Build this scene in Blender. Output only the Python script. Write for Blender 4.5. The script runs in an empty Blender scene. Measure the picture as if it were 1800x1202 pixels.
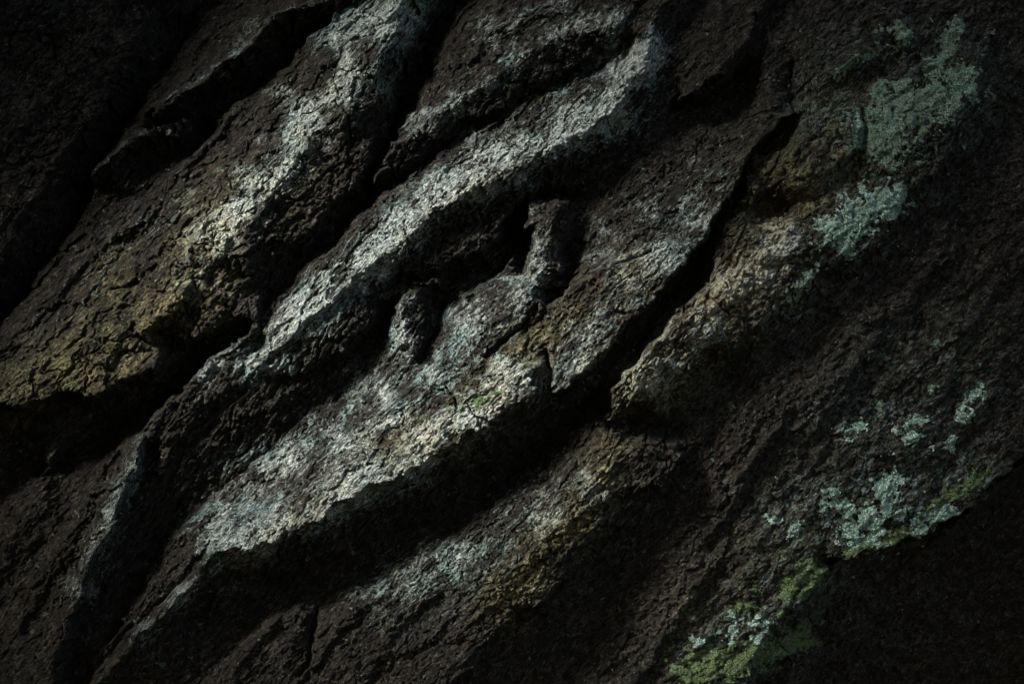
import bpy, math
import numpy as np

# ------------------------------------------------------------------ scale
S = 0.0005            # metres per unit of the survey grid (1800 x 1202 units across the view)
W, H = 1800.0, 1202.0
ZC = 1.35             # height of the view's centre above the ground (m)
def wx(x): return (np.asarray(x) - W/2) * S
def wz(y): return (H/2 - np.asarray(y)) * S + ZC

# ------------------------------------------------------------------ camera, sky, sun, exposure
scn = bpy.context.scene
cam = bpy.data.cameras.new('camera')
cam.lens = 120; cam.sensor_width = 36
cam.clip_start = 0.05; cam.clip_end = 200
cam_o = bpy.data.objects.new('camera', cam)
scn.collection.objects.link(cam_o)
DIST = W * S * cam.lens / cam.sensor_width
cam_o.location = (0, -DIST, ZC)
cam_o.rotation_euler = (math.radians(90), 0, 0)
scn.camera = cam_o

SUN_IN = np.array([-0.74, 0.68])       # in the picture plane: right, up
EL = math.radians(44)                  # how far the light stands off the bark's plane
d = np.array([SUN_IN[0]*math.cos(EL), -math.sin(EL), SUN_IN[1]*math.cos(EL)])
d /= np.linalg.norm(d)
sun_el = math.asin(d[2]); sun_az = math.atan2(d[0], d[1])
world = bpy.data.worlds.new('World'); scn.world = world; world.use_nodes = True
nt = world.node_tree
bg = nt.nodes['Background']
sky = nt.nodes.new('ShaderNodeTexSky'); sky.sky_type = 'NISHITA'; sky.sun_disc = False
sky.sun_elevation = sun_el; sky.sun_rotation = sun_az
nt.links.new(sky.outputs[0], bg.inputs[0]); bg.inputs[1].default_value = 0.05
sl = bpy.data.lights.new('sun', 'SUN'); sl.energy = 5.0; sl.angle = math.radians(17); sl.color = (1.0, 0.97, 0.92)
so = bpy.data.objects.new('sun', sl); scn.collection.objects.link(so)
from mathutils import Vector
so.rotation_euler = Vector(d).to_track_quat('Z', 'Y').to_euler()
so.location = Vector(d) * 4
vs = scn.view_settings
vs.view_transform = 'Standard'; vs.look = 'None'; vs.gamma = 1.0; vs.use_curve_mapping = False
vs.exposure = 2.75

# ------------------------------------------------------------------ noise in numpy
rng = np.random.RandomState(11)
PERM = rng.permutation(4096).astype(np.int32)
GR = rng.rand(4096, 2).astype(np.float32)
ANG = (GR[:, 0] * 2*np.pi).astype(np.float32)
GX, GY = np.cos(ANG), np.sin(ANG)
def hsh(ix, iy, seed=0):
    return PERM[(PERM[(ix + seed*131) & 4095] + iy) & 4095]
def perlin(x, y, seed=0):
    x0 = np.floor(x); y0 = np.floor(y)
    fx = (x - x0).astype(np.float32); fy = (y - y0).astype(np.float32)
    ix = x0.astype(np.int32); iy = y0.astype(np.int32)
    u = fx*fx*fx*(fx*(fx*6-15)+10); v = fy*fy*fy*(fy*(fy*6-15)+10)
    def g(a, b):
        h = hsh(ix+a, iy+b, seed)
        return GX[h]*(fx-a) + GY[h]*(fy-b)
    n00, n10, n01, n11 = g(0,0), g(1,0), g(0,1), g(1,1)
    return ((n00*(1-u)+n10*u)*(1-v) + (n01*(1-u)+n11*u)*v) * 1.5
def fbm(x, y, oct=3, seed=0, gain=0.5, ridged=False):
    t = 0; a = 1.0; f = 1.0
    for k in range(oct):
        n = perlin(x*f, y*f, seed+k*7)
        if ridged: n = 1 - 2*np.abs(n)
        t = t + a*n; a *= gain; f *= 2.03
    return t
def voronoi(x, y, seed=0, jit=0.95, offs=False):
    """F1, F2 distances, id of the nearest cell, offset to its centre"""
    x = x.astype(np.float32); y = y.astype(np.float32)
    ix = np.floor(x).astype(np.int32); iy = np.floor(y).astype(np.int32)
    f1 = np.full(x.shape, 9., np.float32); f2 = f1.copy(); cid = np.zeros(x.shape, np.int32); ox = np.zeros(x.shape, np.float32); oy = ox.copy()
    for a in (-1, 0, 1):
        for b in (-1, 0, 1):
            h = hsh(ix+a, iy+b, seed)
            cx = ix+a+0.5+(GR[h,0]-0.5)*jit; cy = iy+b+0.5+(GR[h,1]-0.5)*jit
            dd = (x-cx)**2 + (y-cy)**2
            near = dd < f1
            f2 = np.where(near, f1, np.minimum(f2, dd))
            cid = np.where(near, (ix+a+512)*4096 + (iy+b+512), cid)
            if offs: ox = np.where(near, x-cx, ox); oy = np.where(near, y-cy, oy)
            f1 = np.where(near, dd, f1)
    if offs: return np.sqrt(f1), np.sqrt(f2), cid, ox, oy
    return np.sqrt(f1), np.sqrt(f2), cid
def sstep(a, b, x):
    t = np.clip((x-a)/(b-a), 0, 1); return t*t*(3-2*t)

# ------------------------------------------------------------------ the survey: crest and groove lines
# every line: points, height at the points (one value or a list), in survey units; drop = the sharp fall just past a crest
LINES = []
UD = np.array([0.72, -0.69])           # the way the ridges run, towards the upper right
def resample(p, h, step=5):
    p = np.array(p, float); h = np.broadcast_to(np.array(h, float), (len(p),)).copy()
    # carry a line on past the edge of the frame
    def edge(q): return q[0] < 12 or q[0] > W-12 or q[1] < 12 or q[1] > H-12
    for end in (0, -1):
        if edge(p[end]):
            nb = p[1] if end == 0 else p[-2]
            v = p[end]-nb; v /= np.linalg.norm(v)+1e-9
            s = np.sign(v@UD) or 1
            v = 0.4*v + 0.6*s*UD; v /= np.linalg.norm(v)
            q = p[end] + v*380
            if end == 0: p = np.vstack([q, p]); h = np.r_[h[0], h]
            else: p = np.vstack([p, q]); h = np.r_[h, h[-1]]
    seg = np.linalg.norm(np.diff(p, axis=0), axis=1); L = np.r_[0, np.cumsum(seg)]
    n = max(2, int(L[-1]/step)); t = np.linspace(0, L[-1], n)
    q = np.c_[np.interp(t, L, p[:,0]), np.interp(t, L, p[:,1])]
    return q, np.interp(t, L, h)
def line(p, h, drop=0, gap=7, rough=5):
    q, hh = resample(p, h)
    tn = np.gradient(q, axis=0); tn /= np.linalg.norm(tn, axis=1)[:,None]+1e-9
    nm = np.c_[-tn[:,1], tn[:,0]]
    sgn = np.sign(nm @ np.array([0.69, 0.72])); sgn[sgn == 0] = 1
    nm *= sgn[:,None]                    # points to the lower right
    wob = fbm(q[:,0]/38+3.1, q[:,1]/38, 3, 90, 0.6)*rough
    q = q + nm*wob[:,None]
    LINES.append((q, hh))
    if drop: LINES.append((q + nm*gap, hh-drop))
def blob(x, y, h, r=6):
    a = np.linspace(0, 6.28, 12)
    LINES.append((np.c_[x+np.cos(a)*r, y+np.sin(a)*r], np.full(12, float(h))))

# A upper left corner mass
line([(0,250),(60,180),(130,110),(175,40),(200,0)], -62, 14)
line([(0,420),(50,330),(110,250),(160,170),(210,90),(240,0)], [-88,-85,-88,-92,-95,-95], 12)
line([(20,60),(60,45),(110,50),(150,30)], -60, 8)
line([(320,0),(270,80),(215,160),(165,225),(125,300),(90,390),(0,520)], -175)
# B thin crest
line([(590,0),(505,20),(460,35),(440,70),(400,105),(365,130),(330,145),(305,152),(298,172),(270,180),(235,198)], [-42,-42,-46,-44,-44,-46,-48,-52,-58,-66,-80], 55, 9)
line([(430,0),(370,60),(310,110),(260,150),(225,190)], -118)
line([(570,30),(520,70),(470,110),(410,140),(340,165),(300,185),(262,205)], -150)
# B2 sliver
line([(148,308),(165,283),(190,262),(215,245),(240,232),(270,228),(292,233)], [-84,-72,-66,-64,-64,-66,-78], 28, 7)
line([(268,222),(290,215),(318,213)], [-70,-62,-70], 40, 6)
line([(152,316),(180,318),(210,305),(235,285),(300,262),(335,245)], [-120,-118,-122,-126,-140,-150])
blob(332,215,-165,7); blob(345,225,-160,5)
line([(140,345),(190,352),(240,325),(300,285),(345,255),(360,215),(400,170),(450,150),(505,110),(540,60),(590,18)], [-140,-138,-132,-132,-130,-128,-122,-112,-96,-80,-60])
# C big ridge
line([(0,560),(80,480),(150,420),(210,360),(300,290),(370,240)], [-96,-96,-92,-90,-86,-82])
line([(712,0),(704,30),(690,60),(672,90),(660,122),(650,146),(636,160),(628,182),(610,205),(560,242),(545,262),(512,300),(480,345),(462,378),(450,398),(440,430)], [4,4,4,2,2,0,-2,-2,2,6,6,6,6,4,2,-2], 16, 8)
line([(600,60),(560,130),(480,220),(420,290),(380,340),(300,410),(220,450),(120,540),(0,630)], [-28,-30,-30,-30,-26,-38,-50,-56,-58])
line([(728,20),(712,60),(700,110),(680,150),(660,210),(648,260),(632,310),(585,345),(560,380),(530,410),(500,425),(470,450)], [-50,-52,-55,-55,-52,-50,-48,-46,-46,-46,-46,-46], 22, 9)
line([(440,430),(420,460),(380,440),(350,400)], [-2,-2,4,2])
line([(350,400),(338,440),(340,490),(322,525),(295,548),(268,570),(242,588)], [4,8,8,8,8,6,0], 14, 7)
line([(450,530),(445,552),(415,562),(385,572),(345,590),(318,596)], [-46,-46,-50,-50,-52,-56], 60, 7)
line([(400,480),(380,530),(330,570)], [-24,-28,-34])
line([(262,592),(282,590),(300,598),(285,606)], -120)
line([(275,612),(283,628),(262,655),(232,664),(210,672),(178,690),(140,694),(90,700),(0,712)], [-6,-2,2,2,0,-2,-4,-8,-14], 100, 9)
line([(232,590),(190,575),(160,600),(100,640),(20,670),(0,675)], [2,6,4,0,-6,-10])
line([(235,560),(200,545),(170,540),(130,560),(80,600)], [-30,-42,-40,-36,-34])
line([(205,505),(180,520),(230,500),(270,480)], [-34,-30,-30,-22])
line([(300,330),(220,400),(140,470),(60,560),(0,610)], [-62,-64,-68,-74,-80], 12, 9)
line([(350,290),(290,350),(230,400)], [-56,-56,-62], 10, 8)
line([(420,180),(360,260),(330,290)], [-58,-50,-60], 14, 9)
line([(520,120),(470,200),(430,250)], [-40,-36,-44], 12, 8)
# black channel under C
line([(440,566),(400,590),(360,620),(320,650),(285,690),(250,722),(200,762),(140,800),(60,830),(0,850)], [-110,-140,-155,-165,-170,-170,-172,-170,-165,-160])
# D ridge
line([(447,548),(440,575),(415,590),(385,622),(352,655),(322,690),(290,715),(262,742),(244,765)], [-20,-26,-30,-34,-38,-42,-46,-46,-46], 10, 8)
line([(244,765),(240,800),(222,838),(212,862),(196,905),(182,938),(164,975),(146,1020),(133,1060),(120,1095),(100,1150),(85,1202)], [-36,-26,-16,-12,-10,-12,-14,-18,-24,-30,-38,-48], 84, 6, 2)
line([(205,790),(165,850),(115,930),(65,1000),(30,1060),(0,1110)], [-100,-104,-108,-112,-116,-120])
line([(180,800),(150,870),(105,950),(60,1010),(30,1040)], [-120,-108,-100,-104,-108], 14, 9)
line([(110,960),(60,1040),(20,1110)], [-96,-98,-104], 18, 9)
line([(170,790),(130,850),(85,920),(40,990),(0,1040)], [-150,-140,-135,-135,-135])
line([(80,790),(40,880),(0,960)], [-120,-118,-120])
line([(60,1110),(80,1120),(40,1150),(0,1160)], [-66,-66,-72,-74])
# groove C - E
line([(770,0),(745,70),(712,140),(690,200),(668,262),(652,318),(620,362),(560,420),(505,470),(470,520),(455,560),(440,600),(430,632)], [-150,-150,-150,-150,-150,-150,-140,-125,-120,-112,-100,-80,-66])
# H ridge (above the bright one)
line([(1118,0),(1104,22),(1088,40),(1060,48),(1012,60),(975,75),(940,92),(902,112),(889,128),(870,150),(832,165),(800,182),(772,210),(745,226),(735,240),(700,262),(675,285),(658,312)], [-24,-16,-14,-12,-10,-10,-12,-14,-16,-18,-20,-22,-24,-26,-28,-34,-44,-62], 18, 8)
line([(985,18),(950,22),(905,48),(862,62),(842,82),(806,106),(780,120)], [-14,-16,-18,-22,-26,-30,-40], 16, 6)
line([(880,0),(830,50),(780,130),(730,200),(690,250)], [-60,-60,-62,-64,-70])
line([(1085,62),(1065,76),(1000,108),(930,135),(870,180),(812,205),(770,240),(735,268),(700,295),(672,318)], [-60,-58,-56,-56,-58,-58,-60,-62,-66,-74], 46, 8)
line([(1110,70),(1060,92),(1000,125),(920,160),(860,200),(800,228),(750,268),(700,306),(660,336),(640,350)], [-92,-100,-104,-106,-106,-106,-106,-108,-112,-116])
# E bright ridge
line([(1165,0),(1150,50),(1130,110),(1100,160),(1070,205),(1012,240),(960,262),(925,285),(880,308),(832,325),(800,350),(770,364),(745,385),(722,410),(700,436),(660,452),(622,488),(586,520),(545,550),(510,580),(472,610),(445,637)], [-20,-14,-6,0,4,8,10,10,10,10,10,8,6,4,2,0,-4,-8,-14,-20,-28,-36], 24, 9)
line([(1110,90),(1060,125),(980,170),(900,212),(840,245),(790,280),(730,315),(680,345),(640,385),(600,430),(560,475),(520,530),(470,585),(440,612)], [-62,-60,-56,-50,-46,-44,-44,-46,-48,-52,-56,-60,-64,-66])
# E's shaded side, in steps
line([(1062,238),(1030,262),(990,285),(940,312),(905,340),(870,345),(845,372),(800,385),(762,402),(748,430)], [-36,-38,-40,-42,-44,-44,-44,-44,-44,-44], 18, 6)
line([(1075,225),(1068,240),(1060,260),(1020,290),(975,318),(950,326),(905,352)], [-60,-66,-72,-78,-84,-90,-96], 24, 7)
line([(905,352),(880,395),(868,425),(830,452),(790,455),(770,470),(740,480),(700,470),(680,490)], [-72,-66,-66,-68,-66,-60,-60,-56,-52], 60, 8)
line([(720,470),(690,500),(660,528),(650,560),(620,590),(596,612),(560,640),(520,655),(480,650)], [-56,-60,-62,-62,-64,-66,-70,-72,-66], 42, 8)
blob(912,375,-190,9); blob(898,405,-190,9); blob(925,350,-180,6); blob(955,345,-170,6)
line([(905,430),(880,455),(845,475),(815,480),(790,500),(770,530),(750,565)], [-160,-160,-165,-165,-160,-150,-135])
line([(690,520),(672,550),(660,590),(640,620),(625,655)], [-135,-140,-140,-130,-120])
# K peg
line([(716,492),(745,494),(768,500),(772,512)], [-58,-52,-56,-66], 30, 6)
line([(722,505),(706,530),(700,560),(706,590),(716,612),(715,622)], [-44,-34,-30,-34,-44,-54])
line([(738,520),(736,560),(732,600),(722,624)], [-66,-60,-62,-74], 46, 6)
line([(690,535),(684,565),(686,595),(700,618)], [-96,-84,-86,-92])
# slope between D / E and the groove of F
line([(455,655),(400,690),(330,740),(290,790),(262,830)], [-66,-76,-80,-84,-86], 12, 6)
line([(540,665),(470,710),(390,760),(320,820)], [-84,-92,-98,-104], 12, 6)
line([(625,660),(585,690),(530,730),(470,780),(420,830),(370,870),(310,900),(255,960),(220,1030),(190,1100),(150,1202)], [-122,-124,-126,-130,-134,-140,-144,-146,-142,-136,-130])
line([(345,960),(322,1000),(280,1040),(240,1075),(205,1110),(150,1180)], [-62,-68,-76,-82,-84,-88], 16, 8)
# J slab at the top
line([(1342,0),(1330,30),(1305,80),(1282,114),(1240,146),(1206,165)], [-40,-36,-34,-34,-38,-48], 60, 8)
line([(1215,0),(1200,70),(1190,130),(1200,160)], [-86,-84,-84,-80])
line([(1195,170),(1240,170),(1290,150),(1320,110)], [-150,-158,-155,-140])
# right flank of E and the top of F's slope
line([(1185,30),(1165,110),(1150,180),(1120,240),(1090,290),(1060,325),(1020,345)], [-84,-84,-86,-92,-104,-120,-124])
line([(1195,215),(1230,180)], [-130,-140])
# F slab
line([(1330,180),(1280,230),(1200,290),(1130,350),(1070,420),(1030,470)], [-112,-100,-90,-84,-80,-84])
line([(1390,205),(1345,245),(1318,275),(1308,300),(1290,342),(1262,380),(1226,428),(1190,470),(1150,512),(1118,552),(1086,590),(1042,640),(992,682),(968,694)], [-60,-40,-30,-22,-16,-12,-8,-6,-4,-2,0,-2,-8,-20], 120, 8, 3)
line([(1250,385),(1200,412),(1150,436),(1100,455),(1055,478),(1010,500),(982,522),(966,545)], [-38,-36,-34,-32,-30,-26,-26,-32])
line([(1245,372),(1195,400),(1145,422),(1095,442),(1048,465),(1003,488),(970,512)], [-44,-46,-50,-54,-60,-72,-90])
line([(1080,470),(1072,462)], -40)
line([(952,684),(935,695),(910,706),(880,732),(842,756),(800,782),(760,802),(712,836),(690,846),(650,856),(630,866),(600,882),(560,908),(540,924),(502,938),(472,958),(440,968),(418,964)], [-8,-2,2,4,6,8,8,8,8,8,6,6,4,2,0,-4,-10,-14], 44, 8, 7)
line([(418,964),(380,962),(362,985),(350,1010),(312,1050),(280,1088),(245,1110),(228,1150),(180,1190),(165,1202)], [-18,-22,-28,-34,-40,-46,-52,-56,-62,-64], 34, 8)
line([(950,650),(900,690),(850,715),(800,745),(740,790),(680,820),(600,850),(520,900),(440,945)], [2,2,2,2,-2,-4,-6,-10,-18])
line([(880,560),(800,640),(700,710),(620,770),(540,830),(460,900),(380,940)], [-42,-44,-46,-50,-54,-58,-52])
line([(820,520),(740,640),(640,720),(560,780),(480,840),(380,920),(300,980)], [-84,-84,-86,-90,-92,-94,-88])
# L block
line([(917,356),(914,380),(918,410),(922,440),(916,470)], [-170,-180,-175,-160,-130])
line([(930,360),(933,400),(941,440),(938,478)], [-56,-54,-54,-58])
line([(932,356),(965,350),(1000,352)], [-56,-50,-58])
line([(925,365),(930,400),(938,440),(935,480)], [-62,-66,-66,-64])
line([(968,352),(976,390),(972,430),(965,465),(954,500),(948,512)], [-44,-42,-44,-44,-46,-50], 14, 7)
line([(1004,360),(1006,400),(996,440),(985,480)], [-78,-84,-88,-92], 34, 7)
line([(940,345),(990,338),(1015,345)], [-150,-145,-140])
line([(1020,400),(1008,450),(1000,490),(985,515),(965,535)], [-118,-124,-130,-128,-110])
line([(905,400),(895,450),(860,490),(840,540)], [-120,-100,-90,-78])
line([(940,516),(952,530),(946,550),(918,565)], [-30,-30,-34,-40], 30, 5)
line([(925,580),(940,600),(960,622),(966,650),(968,690),(978,708)], [-40,-46,-50,-58,-70,-90])
# F's fibrous underside
line([(1010,700),(940,740),(880,780),(820,820),(760,850),(700,880),(640,900),(590,930),(520,965),(450,1000),(410,1010)], [-90,-84,-80,-80,-80,-76,-74,-76,-80,-84,-84], 20, 7)
line([(1080,645),(1020,700),(960,760),(900,800),(830,850),(760,890),(690,930),(610,980),(540,1000),(440,1040),(330,1100)], [-150,-140,-132,-126,-124,-122,-120,-118,-118,-118,-110], 16, 7)
line([(1240,440),(1225,480),(1180,530),(1150,580),(1110,620),(1070,680),(1030,730),(980,780),(910,830),(840,880),(760,930),(680,975),(620,1010),(560,1040),(500,1070),(430,1120),(360,1202)], [-190,-200,-200,-200,-195,-190,-182,-172,-165,-160,-160,-160,-160,-158,-150,-140,-130])
line([(1330,290),(1300,350),(1270,400),(1255,425)], [-120,-140,-160,-180])
# M ridge: silhouette over the crevice, crest, flank
line([(1420,190),(1375,215),(1350,240),(1335,268),(1326,290),(1322,330),(1298,378),(1262,418),(1252,440),(1260,462),(1246,498),(1205,538),(1178,560),(1160,592),(1140,620),(1106,640),(1090,660),(1086,682),(1098,704),(1080,738)], [-60,-54,-54,-54,-50,-48,-44,-42,-44,-42,-38,-32,-28,-26,-26,-28,-32,-36,-44,-70], 0, 7, 2)
line([(1312,300),(1308,335),(1284,382),(1250,412),(1236,440),(1240,468),(1226,498),(1188,536),(1162,556),(1144,588),(1122,612),(1092,634),(1074,656),(1068,684),(1078,706),(1064,735)], [-110,-140,-170,-185,-190,-190,-190,-190,-190,-190,-188,-184,-180,-176,-170,-150])
line([(1440,235),(1400,262),(1372,290),(1400,300),(1390,335)], [-30,-22,-20,-18,-30])
line([(1420,310),(1440,290),(1480,270),(1500,240)], [-14,-14,-20,-36])
line([(1326,372),(1350,350),(1395,352),(1410,375),(1370,385)], [-100,-120,-120,-100,-90])
line([(1400,395),(1370,430),(1345,455),(1310,490),(1275,525),(1240,550),(1200,580),(1165,610),(1135,645),(1118,672),(1128,696)], [-24,-12,-4,2,6,8,8,6,2,0,-10])
line([(1345,462),(1400,450),(1450,440),(1480,420)], [-6,-14,-20,-28], 16, 6)
line([(1500,445),(1470,470),(1430,500),(1385,545),(1330,590),(1300,606),(1255,628),(1215,660),(1180,700),(1150,722)], [-40,-40,-42,-46,-48,-46,-46,-50,-54,-60], 18, 8)
line([(1480,480),(1420,540),(1340,610),(1270,655),(1220,700),(1180,735)], [-88,-88,-92,-96,-98,-104], 10, 8)
line([(1085,755),(1110,752),(1150,765),(1195,768)], [-130,-140,-140,-124])
line([(1150,600),(1175,612),(1190,640)], [-4,-8,-20], 12, 4)
line([(1120,640),(1145,655),(1160,680)], [-2,-8,-24], 12, 4)
line([(1170,660),(1160,690),(1140,712),(1112,716)], [-34,-36,-40,-50], 30, 6)
line([(1105,668),(1120,655),(1150,668)], [-4,4,-8], 6, 4)
line([(1190,545),(1225,562),(1260,590)], [-6,4,-10], 8, 4)
# G lower ridge
line([(1072,760),(1090,782),(1140,795),(1192,800)], [-66,-46,-44,-56])
line([(1192,802),(1190,822),(1160,848),(1120,858),(1082,885),(1060,900),(1042,948),(1002,985),(985,1035),(945,1068),(900,1096),(850,1140),(800,1202)], [-60,-52,-46,-44,-40,-38,-38,-40,-44,-48,-54,-62,-72], 36, 8, 8)
line([(1070,800),(1050,850),(1010,905),(965,965),(930,990),(895,1010),(872,1055),(840,1080)], [-34,-28,-24,-26,-28,-34,-40,-50])
line([(1035,760),(960,850),(880,910),(800,960),(720,1010),(640,1060),(580,1110),(540,1202)], [-110,-100,-98,-98,-98,-98,-98,-100])
line([(548,1078),(538,1110),(530,1150),(536,1202)], [-130,-128,-126,-126])
line([(525,1080),(500,1140),(440,1202)], [-110,-106,-108])
line([(620,1075),(570,1140),(540,1202)], [-86,-86,-90], 18, 8)
line([(760,1050),(700,1110),(640,1202)], [-84,-82,-88], 10, 9)
line([(480,1110),(430,1160),(400,1202)], [-96,-92,-94], 14, 8)
# flank to the right of G, then the broad right side
line([(1210,820),(1180,880),(1120,940),(1060,1010),(1010,1080),(930,1150),(880,1202)], [-112,-112,-112,-112,-112,-112,-112], 8)
line([(1260,720),(1260,800),(1220,900),(1160,980),(1100,1060),(1020,1202)], [-120,-118,-122,-128,-132,-136])
line([(1450,590),(1380,680),(1330,780),(1290,880),(1230,980),(1150,1100),(1110,1202)], [-110,-100,-98,-100,-104,-108,-112])
line([(1520,480),(1600,400),(1660,330),(1720,270),(1800,200)], [-92,-100,-104,-104,-110])
line([(1640,560),(1560,660),(1500,760),(1440,860),(1380,940),(1320,1040),(1250,1150),(1230,1202)], [-100,-97,-93,-88,-82,-80,-80,-80])
line([(1800,480),(1745,540),(1712,590),(1695,650),(1690,720)], [-74,-66,-62,-64,-74], 16, 14)
line([(1800,862),(1765,895),(1722,930),(1680,945),(1640,960),(1600,975),(1560,986),(1515,990),(1480,985)], [-46,-42,-38,-36,-34,-34,-34,-34,-44], 120, 10)
line([(1480,1008),(1462,1025),(1440,1055),(1400,1090),(1372,1120),(1350,1160),(1338,1202)], [-60,-50,-46,-46,-48,-52,-56], 40, 10)
line([(1800,960),(1700,1040),(1600,1090),(1500,1150),(1450,1202)], [-270,-260,-250,-240,-230])
line([(1800,1100),(1700,1202)], [-330,-330])
line([(1400,720),(1350,800),(1290,900),(1240,960)], [-84,-80,-82,-90], 22, 14)
line([(1560,600),(1500,690),(1450,740)], [-76,-72,-80], 16, 12)
line([(1700,420),(1620,520),(1580,560)], [-84,-82,-88], 18, 12)
line([(1280,1000),(1200,1100),(1150,1202)], [-84,-86,-92], 18, 12)
line([(1800,640),(1740,740),(1660,840)], [-66,-62,-66], 14, 12)
# P upper right
line([(1476,133),(1492,118),(1510,104),(1530,92),(1552,83)], [-48,-34,-28,-30,-42], 30, 7)
line([(1470,145),(1490,150),(1530,130),(1570,110),(1620,100)], [-84,-88,-86,-84,-80])
line([(1560,40),(1590,35),(1605,50),(1610,80)], [-40,-34,-34,-50], 14)
line([(1400,106),(1399,130),(1403,160),(1401,195)], [-98,-104,-104,-96])
line([(1360,60),(1360,150),(1370,190)], [-72,-70,-66]); line([(1440,60),(1440,140),(1445,190)], [-66,-64,-60])
line([(1560,0),(1500,60),(1450,110)], [-72,-68,-64]); line([(1400,0),(1380,60)], [-78,-78])
line([(1518,188),(1528,210),(1532,235),(1520,262),(1510,300),(1512,330)], [-70,-82,-84,-76,-76,-70])
line([(1590,330),(1592,370),(1552,420),(1502,470)], [-30,-28,-30,-38], 40, 9)
line([(1480,370),(1500,400),(1540,360),(1570,345)], [-20,-16,-16,-22])
line([(1760,60),(1725,150),(1702,250),(1645,312),(1602,340)], [-50,-40,-34,-32,-34], 34, 10)
line([(1560,200),(1600,230),(1560,260),(1620,180),(1680,140)], [-24,-20,-24,-22,-26])
line([(1470,330),(1480,300),(1540,300),(1590,290)], [-52,-56,-50,-44])

# ------------------------------------------------------------------ relax a surface through those lines
X0, Y0, X1, Y1 = -600, -600, 2400, 1800
def solve():
    U = None
    for cell in (80, 40, 20, 10, 5):
        nx = int((X1-X0)/cell)+1; ny = int((Y1-Y0)/cell)+1
        acc = np.zeros((ny, nx)); cnt = np.zeros((ny, nx))
        for q, h in LINES:
            # dense samples along the line
            n = max(2, int(len(q)*5/cell*2.5)); t = np.linspace(0, len(q)-1, n); k = np.arange(len(q))
            x = np.interp(t, k, q[:,0]); y = np.interp(t, k, q[:,1]); z = np.interp(t, k, h)
            i = np.round((x-X0)/cell).astype(int); j = np.round((y-Y0)/cell).astype(int)
            ok = (i >= 0)&(i < nx)&(j >= 0)&(j < ny)
            np.add.at(acc, (j[ok], i[ok]), z[ok]); np.add.at(cnt, (j[ok], i[ok]), 1)
        fix = cnt > 0; val = np.where(fix, acc/np.maximum(cnt, 1), 0)
        if U is None: U = np.full((ny, nx), -80.0)
        else:
            xi = np.linspace(0, U.shape[1]-1, nx); yi = np.linspace(0, U.shape[0]-1, ny)
            a = np.array([np.interp(xi, np.arange(U.shape[1]), r) for r in U])
            U = np.array([np.interp(yi, np.arange(a.shape[0]), a[:, c]) for c in range(nx)]).T
        U = np.where(fix, val, U)
        for it in range(260 if cell > 5 else 200):
            P = np.pad(U, 1, mode='edge')
            N = 0.25*(P[:-2,1:-1]+P[2:,1:-1]+P[1:-1,:-2]+P[1:-1,2:])
            U = np.where(fix, val, U + 1.0*(N-U))
    for it in range(1):
        P = np.pad(U, 1, mode='edge')
        U = 0.5*U + 0.125*(P[:-2,1:-1]+P[2:,1:-1]+P[1:-1,:-2]+P[1:-1,2:])
    return U
HG = solve()
def bilin(G, x, y, x0=X0, y0=Y0, cell=5.0):
    fx = np.clip((x-x0)/cell, 0, G.shape[1]-1.001); fy = np.clip((y-y0)/cell, 0, G.shape[0]-1.001)
    i = fx.astype(np.int32); j = fy.astype(np.int32); a = (fx-i).astype(np.float32); b = (fy-j).astype(np.float32)
    return (G[j,i]*(1-a)+G[j,i+1]*a)*(1-b) + (G[j+1,i]*(1-a)+G[j+1,i+1]*a)*b

# ------------------------------------------------------------------ strokes: soft masks over the survey
MC = 6.0
MX, MY = np.meshgrid(np.arange(-300, 2106, MC), np.arange(-300, 1506, MC))
def stroke(p, r, s=1.0):
    p = np.array(p, float)
    if len(p) == 1: p = np.vstack([p, p+0.1])
    best = np.full(MX.shape, 1e9)
    for a, b in zip(p[:-1], p[1:]):
        v = b-a; L = v@v+1e-9
        t = np.clip(((MX-a[0])*v[0]+(MY-a[1])*v[1])/L, 0, 1)
        best = np.minimum(best, np.hypot(MX-a[0]-t*v[0], MY-a[1]-t*v[1]))
    return s*np.exp(-(best/r)**2)
def mask(*st):
    m = 0
    for q in st: m = np.maximum(m, stroke(*q))
    return m
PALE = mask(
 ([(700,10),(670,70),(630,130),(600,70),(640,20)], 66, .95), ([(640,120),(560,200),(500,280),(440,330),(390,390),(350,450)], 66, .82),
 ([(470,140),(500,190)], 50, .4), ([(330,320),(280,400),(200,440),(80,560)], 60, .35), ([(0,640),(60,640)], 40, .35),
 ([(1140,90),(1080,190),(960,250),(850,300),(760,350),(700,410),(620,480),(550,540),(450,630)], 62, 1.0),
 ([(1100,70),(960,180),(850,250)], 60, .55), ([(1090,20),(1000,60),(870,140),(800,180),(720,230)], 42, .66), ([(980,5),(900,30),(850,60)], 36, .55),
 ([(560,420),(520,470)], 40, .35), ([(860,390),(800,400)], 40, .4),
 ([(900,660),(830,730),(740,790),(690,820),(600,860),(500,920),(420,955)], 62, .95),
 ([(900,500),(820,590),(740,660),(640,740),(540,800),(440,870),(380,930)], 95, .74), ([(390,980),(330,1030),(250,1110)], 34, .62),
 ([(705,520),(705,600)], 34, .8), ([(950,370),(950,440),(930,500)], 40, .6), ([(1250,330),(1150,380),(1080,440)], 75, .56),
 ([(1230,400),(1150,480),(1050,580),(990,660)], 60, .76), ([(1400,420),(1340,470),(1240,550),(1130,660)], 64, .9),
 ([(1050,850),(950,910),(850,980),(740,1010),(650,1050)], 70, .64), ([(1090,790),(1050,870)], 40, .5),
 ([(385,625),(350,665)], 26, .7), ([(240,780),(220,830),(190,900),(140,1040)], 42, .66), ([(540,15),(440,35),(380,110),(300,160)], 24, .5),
 ([(160,285),(190,258),(240,225),(310,218)], 18, .6), ([(1450,270),(1400,320)], 60, .3), ([(1250,70)], 60, .22))
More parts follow.
